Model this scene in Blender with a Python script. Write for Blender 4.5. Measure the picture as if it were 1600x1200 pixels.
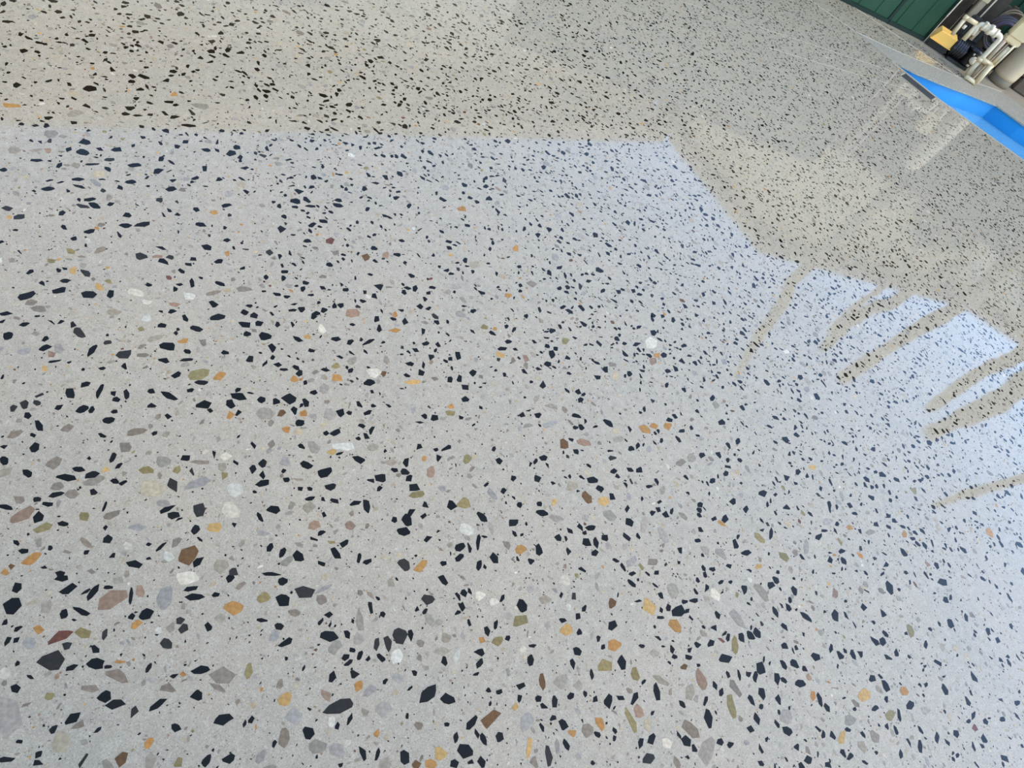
import bpy, bmesh, math, random
from mathutils import Vector, Matrix
from mathutils.geometry import tessellate_polygon

for o in list(bpy.data.objects): bpy.data.objects.remove(o)
scene = bpy.context.scene
COL = scene.collection

# ------------------------------------------------------------------ camera
FPX, H, TH = 950.0, 1.5, math.radians(38.4)
ca, sa = 0.835 / math.hypot(.55, .835), 0.55 / math.hypot(.55, .835)
V_D = Vector((0, math.sin(TH), -math.cos(TH)))
V_U0 = Vector((0, math.cos(TH), math.sin(TH)))
V_R0 = Vector((1, 0, 0))
V_R = V_U0 * sa + V_R0 * ca
V_U = V_U0 * ca - V_R0 * sa
cam_d = bpy.data.cameras.new('camera')
cam = bpy.data.objects.new('camera', cam_d); COL.objects.link(cam)
cam_d.sensor_fit = 'HORIZONTAL'; cam_d.sensor_width = 36.0
cam_d.lens = FPX / 1600 * 36
cam_d.clip_start = 0.02; cam_d.clip_end = 500
m = Matrix((V_R, V_U, -V_D)).transposed().to_4x4()
m.translation = (0, 0, H)
cam.matrix_world = m
scene.camera = cam

def ray(px, py): return (V_D * FPX + V_R * (px - 800) + V_U * (600 - py)).normalized()
def gnd(px, py, z=0.0):
    v = ray(px, py); t = (z - H) / v.z
    return Vector((v.x * t, v.y * t, z))
def at(px, py, Y):
    """the point in the upright plane y = Y that stands at this place in the photograph"""
    v = ray(px, py); t = Y / v.y
    return Vector((v.x * t, Y, H + v.z * t))
def mir(px, py, Y):
    """the point in the plane y = Y whose mirror image lies here on the polished floor"""
    v = ray(px, py); t = Y / v.y
    return Vector((v.x * t, Y, -v.z * t - H))

# ------------------------------------------------------------------ world, light, exposure
SUN_AZ, SUN_EL = math.radians(100), math.radians(52)
w = bpy.data.worlds.new('sky'); scene.world = w; w.use_nodes = True
nt = w.node_tree; nt.nodes.clear()
sky = nt.nodes.new('ShaderNodeTexSky'); sky.sky_type = 'NISHITA'
sky.sun_disc = False; sky.sun_elevation = SUN_EL; sky.sun_rotation = SUN_AZ
sky.air_density = 1.0; sky.dust_density = 0.15; sky.ozone_density = 2.6; sky.altitude = 20
bg = nt.nodes.new('ShaderNodeBackground'); bg.inputs['Strength'].default_value = 0.48
wo = nt.nodes.new('ShaderNodeOutputWorld')
nt.links.new(sky.outputs[0], bg.inputs[0]); nt.links.new(bg.outputs[0], wo.inputs[0])
sl = bpy.data.lights.new('sun', 'SUN'); sl.energy = 1.2; sl.angle = math.radians(24); sl.color = (1.0, .82, .50)
so = bpy.data.objects.new('sun', sl); COL.objects.link(so)
sd = Vector((math.sin(SUN_AZ) * math.cos(SUN_EL), math.cos(SUN_AZ) * math.cos(SUN_EL), math.sin(SUN_EL)))
so.location = sd * 20; so.rotation_euler = sd.to_track_quat('Z', 'Y').to_euler()
vs = scene.view_settings
vs.view_transform = 'Standard'; vs.look = 'None'; vs.gamma = 1; vs.use_curve_mapping = False
vs.exposure = 0.60

# ------------------------------------------------------------------ materials
MATS = {}
def mat(name, col, rough=.5, spec=.5, metal=0, ior=1.5, noise=None, bump=None, trans=0):
    if name in MATS: return MATS[name]
    M = bpy.data.materials.new(name); M.use_nodes = True
    n = M.node_tree; p = n.nodes['Principled BSDF']
    p.inputs['Base Color'].default_value = (*col, 1); p.inputs['Roughness'].default_value = rough
    p.inputs['Metallic'].default_value = metal; p.inputs['IOR'].default_value = ior
    p.inputs['Specular IOR Level'].default_value = spec; p.inputs['Transmission Weight'].default_value = trans
    tc = n.nodes.new('ShaderNodeTexCoord')
    if noise:
        sc, col2, lo, hi = noise
        t = n.nodes.new('ShaderNodeTexNoise'); t.inputs['Scale'].default_value = sc; t.inputs['Detail'].default_value = 5
        n.links.new(tc.outputs['Object'], t.inputs['Vector'])
        r = n.nodes.new('ShaderNodeMapRange'); r.inputs[1].default_value = lo; r.inputs[2].default_value = hi
        n.links.new(t.outputs['Fac'], r.inputs[0])
        mx = n.nodes.new('ShaderNodeMix'); mx.data_type = 'RGBA'
        mx.inputs[6].default_value = (*col, 1); mx.inputs[7].default_value = (*col2, 1)
        n.links.new(r.outputs[0], mx.inputs[0]); n.links.new(mx.outputs[2], p.inputs['Base Color'])
    if bump:
        sc, st = bump
        t = n.nodes.new('ShaderNodeTexNoise'); t.inputs['Scale'].default_value = sc; t.inputs['Detail'].default_value = 4
        n.links.new(tc.outputs['Object'], t.inputs['Vector'])
        b = n.nodes.new('ShaderNodeBump'); b.inputs['Strength'].default_value = st; b.inputs['Distance'].default_value = .01
        n.links.new(t.outputs['Fac'], b.inputs['Height']); n.links.new(b.outputs[0], p.inputs['Normal'])
    MATS[name] = M
    return M

FLOOR_ROUGH, FLOOR_IOR = .045, 1.6
def terrazzo_binder():
    M = bpy.data.materials.new('terrazzo_binder'); M.use_nodes = True
    n = M.node_tree; L = n.links.new; p = n.nodes['Principled BSDF']
    tc = n.nodes.new('ShaderNodeTexCoord')
    def noise(sc, det=3):
        t = n.nodes.new('ShaderNodeTexNoise'); t.inputs['Scale'].default_value = sc; t.inputs['Detail'].default_value = det
        L(tc.outputs['Object'], t.inputs['Vector']); return t.outputs['Fac']
    def rng(sock, a, b):
        r = n.nodes.new('ShaderNodeMapRange'); r.inputs[1].default_value = a; r.inputs[2].default_value = b
        L(sock, r.inputs[0]); return r.outputs[0]
    def mix(fac, a, b):
        x = n.nodes.new('ShaderNodeMix'); x.data_type = 'RGBA'
        for i, v in ((0, fac), (6, a), (7, b)):
            if isinstance(v, (tuple, float)): x.inputs[i].default_value = v
            else: L(v, x.inputs[i])
        return x.outputs[2]
    def voro(sc):
        v = n.nodes.new('ShaderNodeTexVoronoi'); v.inputs['Scale'].default_value = sc
        L(tc.outputs['Object'], v.inputs['Vector']); return v
    # cloudy cream / grey cement
    c = mix(rng(noise(5, 4), .35, .68), (0.3834, 0.3056, 0.1962, 1), (0.432, 0.331, 0.206, 1))
    c = mix(rng(noise(38, 4), .45, .75), c, (0.4644, 0.3714, 0.2435, 1))
    # sand grains, light and dark
    v = voro(520); s = n.nodes.new('ShaderNodeSeparateColor'); L(v.outputs['Color'], s.inputs[0])
    c = mix(rng(s.outputs[0], .55, 1.3), c, (0.2538, 0.1975, 0.1236, 1))
    c = mix(rng(s.outputs[1], .72, 1.4), c, (0.6696, 0.5361, 0.3521, 1))
    v2 = voro(240); s2 = n.nodes.new('ShaderNodeSeparateColor'); L(v2.outputs['Color'], s2.inputs[0])
    g = n.nodes.new('ShaderNodeMath'); g.operation = 'LESS_THAN'; L(v2.outputs['Distance'], g.inputs[0]); g.inputs[1].default_value = .22
    g2 = n.nodes.new('ShaderNodeMath'); g2.operation = 'GREATER_THAN'; L(s2.outputs[0], g2.inputs[0]); g2.inputs[1].default_value = .86
    g3 = n.nodes.new('ShaderNodeMath'); g3.operation = 'MULTIPLY'; L(g.outputs[0], g3.inputs[0]); L(g2.outputs[0], g3.inputs[1])
    c = mix(g3.outputs[0], c, (0.1296, 0.1034, 0.0636, 1))
    L(c, p.inputs['Base Color'])
    p.inputs['Roughness'].default_value = FLOOR_ROUGH; p.inputs['IOR'].default_value = FLOOR_IOR
    p.inputs['Specular Tint'].default_value = (.80, .72, .60, 1)
    return M
def terrazzo_chip():
    M = bpy.data.materials.new('stone_aggregate'); M.use_nodes = True
    n = M.node_tree; L = n.links.new; p = n.nodes['Principled BSDF']
    a = n.nodes.new('ShaderNodeAttribute'); a.attribute_name = 'stone'
    tc = n.nodes.new('ShaderNodeTexCoord')
    t = n.nodes.new('ShaderNodeTexNoise'); t.inputs['Scale'].default_value = 110; t.inputs['Detail'].default_value = 4
    L(tc.outputs['Object'], t.inputs['Vector'])
    r = n.nodes.new('ShaderNodeMapRange'); r.inputs[1].default_value = .3; r.inputs[2].default_value = .7
    r.inputs[3].default_value = .78; r.inputs[4].default_value = 1.2; L(t.outputs['Fac'], r.inputs[0])
    x = n.nodes.new('ShaderNodeVectorMath'); x.operation = 'SCALE'
    L(a.outputs['Color'], x.inputs[0]); L(r.outputs[0], x.inputs['Scale'])
    L(x.outputs[0], p.inputs['Base Color'])
    p.inputs['Roughness'].default_value = FLOOR_ROUGH; p.inputs['IOR'].default_value = 1.55
    p.inputs['Specular Tint'].default_value = (.46, .38, .28, 1)
    return M
M_BIND, M_CHIP = terrazzo_binder(), terrazzo_chip()
M_JOINT = mat('joint_sealant', (0.4136, 0.336, 0.2213), .5)
M_JOINT2 = mat('joint_grout', (0.528, 0.4452, 0.315), .5)
M_COPE = mat('coping_concrete', (.25, .208, .136), .55, noise=(90, (.41, .345, .232), .4, .65), bump=(180, .3))
M_NOSE = mat('coping_edge', (0.4048, 0.321, 0.198), .4)
M_POOL = mat('pool_blue', (.014, .22, .46), .35, noise=(3, (.022, .28, .55), .3, .75))
M_WATER = mat('pool_water', (.22, .58, .80), .03, ior=1.33, trans=.55, bump=(30, .5))
M_GREEN = mat('green_steel', (.012, .046, .019), .5, spec=.25, noise=(2.5, (.017, .058, .026), .35, .7))
M_GREEN2 = mat('green_steel_rail', (.005, .018, .009), .5, spec=.25)
M_PVC = mat('cream_pvc', (0.6512, 0.4739, 0.24), .38, noise=(9, (0.704, 0.5427, 0.312), .35, .7))
M_PVCW = mat('white_pvc', (0.7216, 0.5809, 0.372), .35)
M_PVCG = mat('grey_pvc', (0.4048, 0.2905, 0.168), .45, noise=(12, (0.484, 0.3516, 0.21), .3, .7))
M_TANK = mat('cream_tank', (0.5104, 0.3746, 0.216), .42, noise=(5, (0.5808, 0.4357, 0.264), .3, .7))
M_TANKB = mat('tank_foot', (0.176, 0.1299, 0.075), .7)
M_TAN = mat('tan_plastic', (0.6512, 0.4586, 0.216), .45, noise=(6, (0.704, 0.5121, 0.258), .3, .7))
M_BLACK = mat('black_plastic', (0.0106, 0.0092, 0.0084), .3)
M_BLACK2 = mat('charcoal_plastic', (0.0194, 0.0183, 0.0144), .45)
M_YEL = mat('yellow_plastic', (.98, .50, .075), .45, noise=(7, (1.0, .58, .13), .3, .7))
M_STEEL = mat('steel', (0.484, 0.4204, 0.342), .3, metal=1)
M_WOOD = mat('dark_timber', (0.0484, 0.0321, 0.0168), .75, noise=(14, (0.088, 0.0596, 0.0312), .3, .7), bump=(40, .3))
M_WOOD2 = mat('sleeper_timber', (0.0748, 0.0474, 0.0252), .8, noise=(11, (0.132, 0.0879, 0.048), .3, .7), bump=(30, .4))
M_HOSE = mat('hose_rubber', (0.066, 0.0444, 0.0372), .5)
M_HOSE2 = mat('hose_purple', (0.0528, 0.0344, 0.051), .5)
M_HOSE3 = mat('hose_tan', (0.2112, 0.1529, 0.078), .55)
M_DARK = mat('dark_cover', (0.0352, 0.0321, 0.0258), .5)
M_WALLC = mat('cream_render', (0.7216, 0.504, 0.2475), .85, noise=(2, (0.7568, 0.546, 0.285), .3, .7))
M_WALLW = mat('warm_white_render', (0.6688, 0.5712, 0.405), .85, noise=(2, (0.704, 0.6048, 0.435), .3, .7))
M_FASC = mat('fascia_brown', (0.3168, 0.214, 0.108), .6)
M_SOFF = mat('soffit_board', (0.5808, 0.504, 0.36), .8)
M_ROOF = mat('roof_tile', (0.264, 0.1911, 0.114), .8)
M_GLASS = mat('window_glass', (0.0264, 0.0306, 0.027), .08)
M_FRAME = mat('window_frame', (0.396, 0.3363, 0.24), .5)
M_BARK = mat('pale_bark', (0.2288, 0.1529, 0.072), .85, noise=(20, (0.3168, 0.214, 0.102), .3, .7))
M_LEAF = mat('leaf_green', (0.088, 0.1032, 0.033), .6, noise=(3, (0.132, 0.1299, 0.045), .3, .7))
M_SOIL = mat('soil', (0.1056, 0.0764, 0.045), .9, noise=(8, (0.1496, 0.107, 0.06), .3, .7))

# ------------------------------------------------------------------ mesh helpers
def link(name, verts, faces, material, parent=None, smooth=False):
    me = bpy.data.meshes.new(name); me.from_pydata([tuple(v) for v in verts], [], faces); me.update()
    me.materials.append(material)
    if smooth: me.polygons.foreach_set('use_smooth', [True] * len(me.polygons))
    o = bpy.data.objects.new(name, me); COL.objects.link(o)
    if parent is not None: o.parent = parent
    return o
class MB:
    """collects shapes for one mesh"""
    def __init__(s): s.v, s.f = [], []
    def add(s, v, f):
        k = len(s.v); s.v += [Vector(a) for a in v]; s.f += [tuple(i + k for i in q) for q in f]; return s
    def box(s, x0, x1, y0, y1, z0, z1, bev=0.0):
        b = bmesh.new(); bmesh.ops.create_cube(b, size=1)
        for v in b.verts: v.co = Vector(((x0 + x1) / 2 + v.co.x * (x1 - x0), (y0 + y1) / 2 + v.co.y * (y1 - y0), (z0 + z1) / 2 + v.co.z * (z1 - z0)))
        if bev: bmesh.ops.bevel(b, geom=b.edges[:], offset=bev, segments=2, affect='EDGES')
        b.verts.index_update(); s.add([v.co.copy() for v in b.verts], [[v.index for v in f.verts] for f in b.faces]); b.free(); return s
    def tube(s, pts, r, n=12, caps=True):
        pts = [Vector(p) for p in pts]; rr = r if isinstance(r, (list, tuple)) else [r] * len(pts)
        T = []
        for i in range(len(pts)):
            a = pts[max(i - 1, 0)]; b = pts[min(i + 1, len(pts) - 1)]; T.append((b - a).normalized())
        ref = Vector((0, 1, 0)) if abs(T[0].y) < .8 else Vector((1, 0, 0))
        N = (ref - T[0] * ref.dot(T[0])).normalized(); V = []
        for i, p in enumerate(pts):
            N = (N - T[i] * N.dot(T[i])).normalized(); B = T[i].cross(N)
            V += [p + (N * math.cos(2 * math.pi * j / n) + B * math.sin(2 * math.pi * j / n)) * rr[i] for j in range(n)]
        F = [(i * n + j, i * n + (j + 1) % n, (i + 1) * n + (j + 1) % n, (i + 1) * n + j) for i in range(len(pts) - 1) for j in range(n)]
        if caps: F += [tuple(range(n - 1, -1, -1)), tuple((len(pts) - 1) * n + j for j in range(n))]
        return s.add(V, F)
    def lathe(s, prof, c, axis='Z', n=24):
        V = []
        for r, h in prof:
            for j in range(n):
                a = 2 * math.pi * j / n; x, y = r * math.cos(a), r * math.sin(a)
                V.append(Vector(c) + (Vector((x, y, h)) if axis == 'Z' else Vector((h, x, y)) if axis == 'X' else Vector((x, h, y))))
        F = [(i * n + j, i * n + (j + 1) % n, (i + 1) * n + (j + 1) % n, (i + 1) * n + j) for i in range(len(prof) - 1) for j in range(n)]
        F += [tuple(range(n - 1, -1, -1)), tuple((len(prof) - 1) * n + j for j in range(n))]
        return s.add(V, F)
    def prism(s, poly, z0, z1):
        n = len(poly); V = [Vector((p[0], p[1], z0)) for p in poly] + [Vector((p[0], p[1], z1)) for p in poly]
        tri = tessellate_polygon([[Vector((p[0], p[1], 0)) for p in poly]])
        F = [tuple(i + n for i in t) for t in tri] + [tuple(reversed(t)) for t in tri]
        return s.add(V, F + [(i, (i + 1) % n, n + (i + 1) % n, n + i) for i in range(n)])
    def build(s, name, material, parent=None, smooth=False):
        o = link(name, s.v, s.f, material, parent)
        b = bmesh.new(); b.from_mesh(o.data); bmesh.ops.recalc_face_normals(b, faces=b.faces[:])
        if smooth:
            for f in b.faces: f.smooth = len(f.verts) == 4
        b.to_mesh(o.data); b.free(); return o
def rounded(pts, r=.03, k=5):
    """polyline with rounded elbows"""
    pts = [Vector(p) for p in pts]; out = [pts[0]]
    for a, b, c in zip(pts, pts[1:], pts[2:]):
        u, w_ = (a - b).normalized(), (c - b).normalized(); q = min(r, (a - b).length * .45, (c - b).length * .45)
        p0, p1 = b + u * q, b + w_ * q
        for i in range(k + 1):
            t = i / k; out.append(p0 * (1 - t) ** 2 + b * 2 * t * (1 - t) + p1 * t * t)
    return out + [pts[-1]]
def tag(o, label, cat, group=None, kind=None):
    o['label'] = label; o['category'] = cat
    if group: o['group'] = group
    if kind: o['kind'] = kind
    return o
def thing(name, label, cat, group=None, loc=(0, 0, 0)):
    o = bpy.data.objects.new(name, None); COL.objects.link(o); o.location = loc; o.empty_display_size = .05
    return tag(o, label, cat, group)
def struct(o, label, cat): return tag(o, label, cat, kind='structure')

# ------------------------------------------------------------------ floor, pool
POOL = [(1.17, 6.30), (1.64, 6.14), (2.46, 6.02), (4.2, 5.88), (7.5, 5.80), (7.5, 6.86), (4.2, 6.86), (2.55, 6.88), (2.27, 6.93), (1.98, 6.75), (1.66, 6.53), (1.40, 6.38)]
COPING = [(.80, 6.43), (1.17, 6.30), (1.40, 6.38), (1.66, 6.53), (1.98, 6.75), (2.27, 6.93), (2.55, 6.88), (4.2, 6.86), (7.5, 6.86),
          (7.5, 7.32), (4.2, 7.34), (2.62, 7.36), (2.36, 7.42), (2.10, 7.25), (1.88, 7.03), (1.20, 6.62)]
OUT = [(-16, -9), (20, -9), (20, 26), (-16, 26)]
def inside(x, y, poly):
    c = False; j = len(poly) - 1
    for i in range(len(poly)):
        xi, yi = poly[i]; xj, yj = poly[j]
        if (yi > y) != (yj > y) and x < (xj - xi) * (y - yi) / (yj - yi) + xi: c = not c
        j = i
    return c
hole = [Vector((x, y, 0)) for x, y in POOL]; outer = [Vector((x, y, 0)) for x, y in OUT]
tri = tessellate_polygon([outer, hole[::-1]])
fv = outer + hole[::-1]
floor = link('floor', [Vector((v.x, v.y, 0)) for v in fv], [tuple(t) for t in tri], M_BIND)
b = bmesh.new(); b.from_mesh(floor.data); bmesh.ops.recalc_face_normals(b, faces=b.faces[:])
for f in b.faces:
    if f.normal.z < 0: f.normal_flip()
b.to_mesh(floor.data); b.free()
struct(floor, 'polished pale grey terrazzo floor full of dark and coloured stone chips around the pool', 'floor')

# pool shell: walls set back a little under the coping, water just below the rim
n = len(POOL)
def offset(poly, d):
    out = []
    for i in range(len(poly)):
        p0, p1, p2 = Vector(poly[i - 1]), Vector(poly[i]), Vector(poly[(i + 1) % len(poly)])
        a, c = (p1 - p0).normalized(), (p2 - p1).normalized()
        na, nc = Vector((a.y, -a.x)), Vector((c.y, -c.x)); nn = (na + nc).normalized()
        out.append(tuple(p1 + nn * d / max(.45, nn.dot(na))))
    return out
PW = offset(POOL, .02)
v = [Vector((x, y, -.008)) for x, y in PW] + [Vector((x, y, -1.1)) for x, y in PW]
pool = thing('swimming_pool', 'narrow bright blue sunken swimming pool with rough pale grey concrete coping', 'pool')
link('pool_shell', v, [((i + 1) % n, i, n + i, n + (i + 1) % n) for i in range(n)], M_POOL, pool)
link('pool_bottom', [Vector((x, y, -1.08)) for x, y in PW], [tuple(t) for t in tessellate_polygon([[Vector((x, y, 0)) for x, y in PW]])], M_POOL, pool)
wm = MB().prism(offset(POOL, .018), -1.05, -.135)
wm.build('water', M_WATER, pool)['label'] = 'clear water standing just below the pool rim'
cop = MB().prism([(x, y) for x, y in COPING], -.009, .0025).build('coping', M_COPE, pool)
cop['label'] = 'rough pale grey concrete coping'
# thin light lip along the near side of the pool
lipw = .022
near = [Vector(p) for p in POOL[:5]]
ln = MB()
for p, q in zip(near, near[1:]):
    nn = Vector(((q - p).y, -(q - p).x)).normalized() * lipw
    ln.prism([tuple(p + nn), tuple(q + nn), tuple(q - nn * .25), tuple(p - nn * .25)], -.012, .0015)
ln.build('edge_lip', M_NOSE, pool)

# sawn joints between the slabs, filled with pale sealant
def strip(p, q, wd=.006, z=.0012, m_=None):
    p, q = Vector(p), Vector(q); nn = Vector(((q - p).y, -(q - p).x)).normalized() * wd / 2
    MB().prism([tuple(p + nn), tuple(q + nn), tuple(q - nn), tuple(p - nn)], -.02, z).build('joint_filler', m_ or M_JOINT, floor)
strip((-3.0, 5.70), (3.6, 4.55), .0045)
strip((-2.6, 3.12), (1.22, 6.10), .005)
strip((.20, 4.95), (1.38, 5.93), .006)
strip((-3.0, 6.80), (.80, 6.43), .008, m_=M_JOINT2)
strip((-3.0, 7.12), (1.88, 7.03), .008, m_=M_JOINT2)
strip((.80, 6.43), (1.20, 6.62), .012, .003, M_JOINT2)
strip((1.20, 6.62), (1.88, 7.03), .010, .003, M_JOINT2)
strip((1.88, 7.03), (2.36, 7.42), .010, .003, M_JOINT2)

# ------------------------------------------------------------------ stone chips
STONE = {'k': (0.0045, 0.0037, 0.0028), 'g': (0.0288, 0.0229, 0.0158), 'm': (0.2215, 0.1632, 0.103), 'l': (0.2935, 0.2311, 0.1476), 'v': (0.309, 0.2505, 0.1799),
         'w': (0.5562, 0.4586, 0.3089), 'o': (.40, .185, .046), 'b': (0.1391, 0.0662, 0.022), 'y': (0.2318, 0.1676, 0.0604), 'p': (0.2781, 0.1632, 0.0906), 'c': (0.4223, 0.3131, 0.175),
         'a': (0.4841, 0.2734, 0.0824), 'r': (0.1545, 0.0547, 0.0309)}
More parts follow.
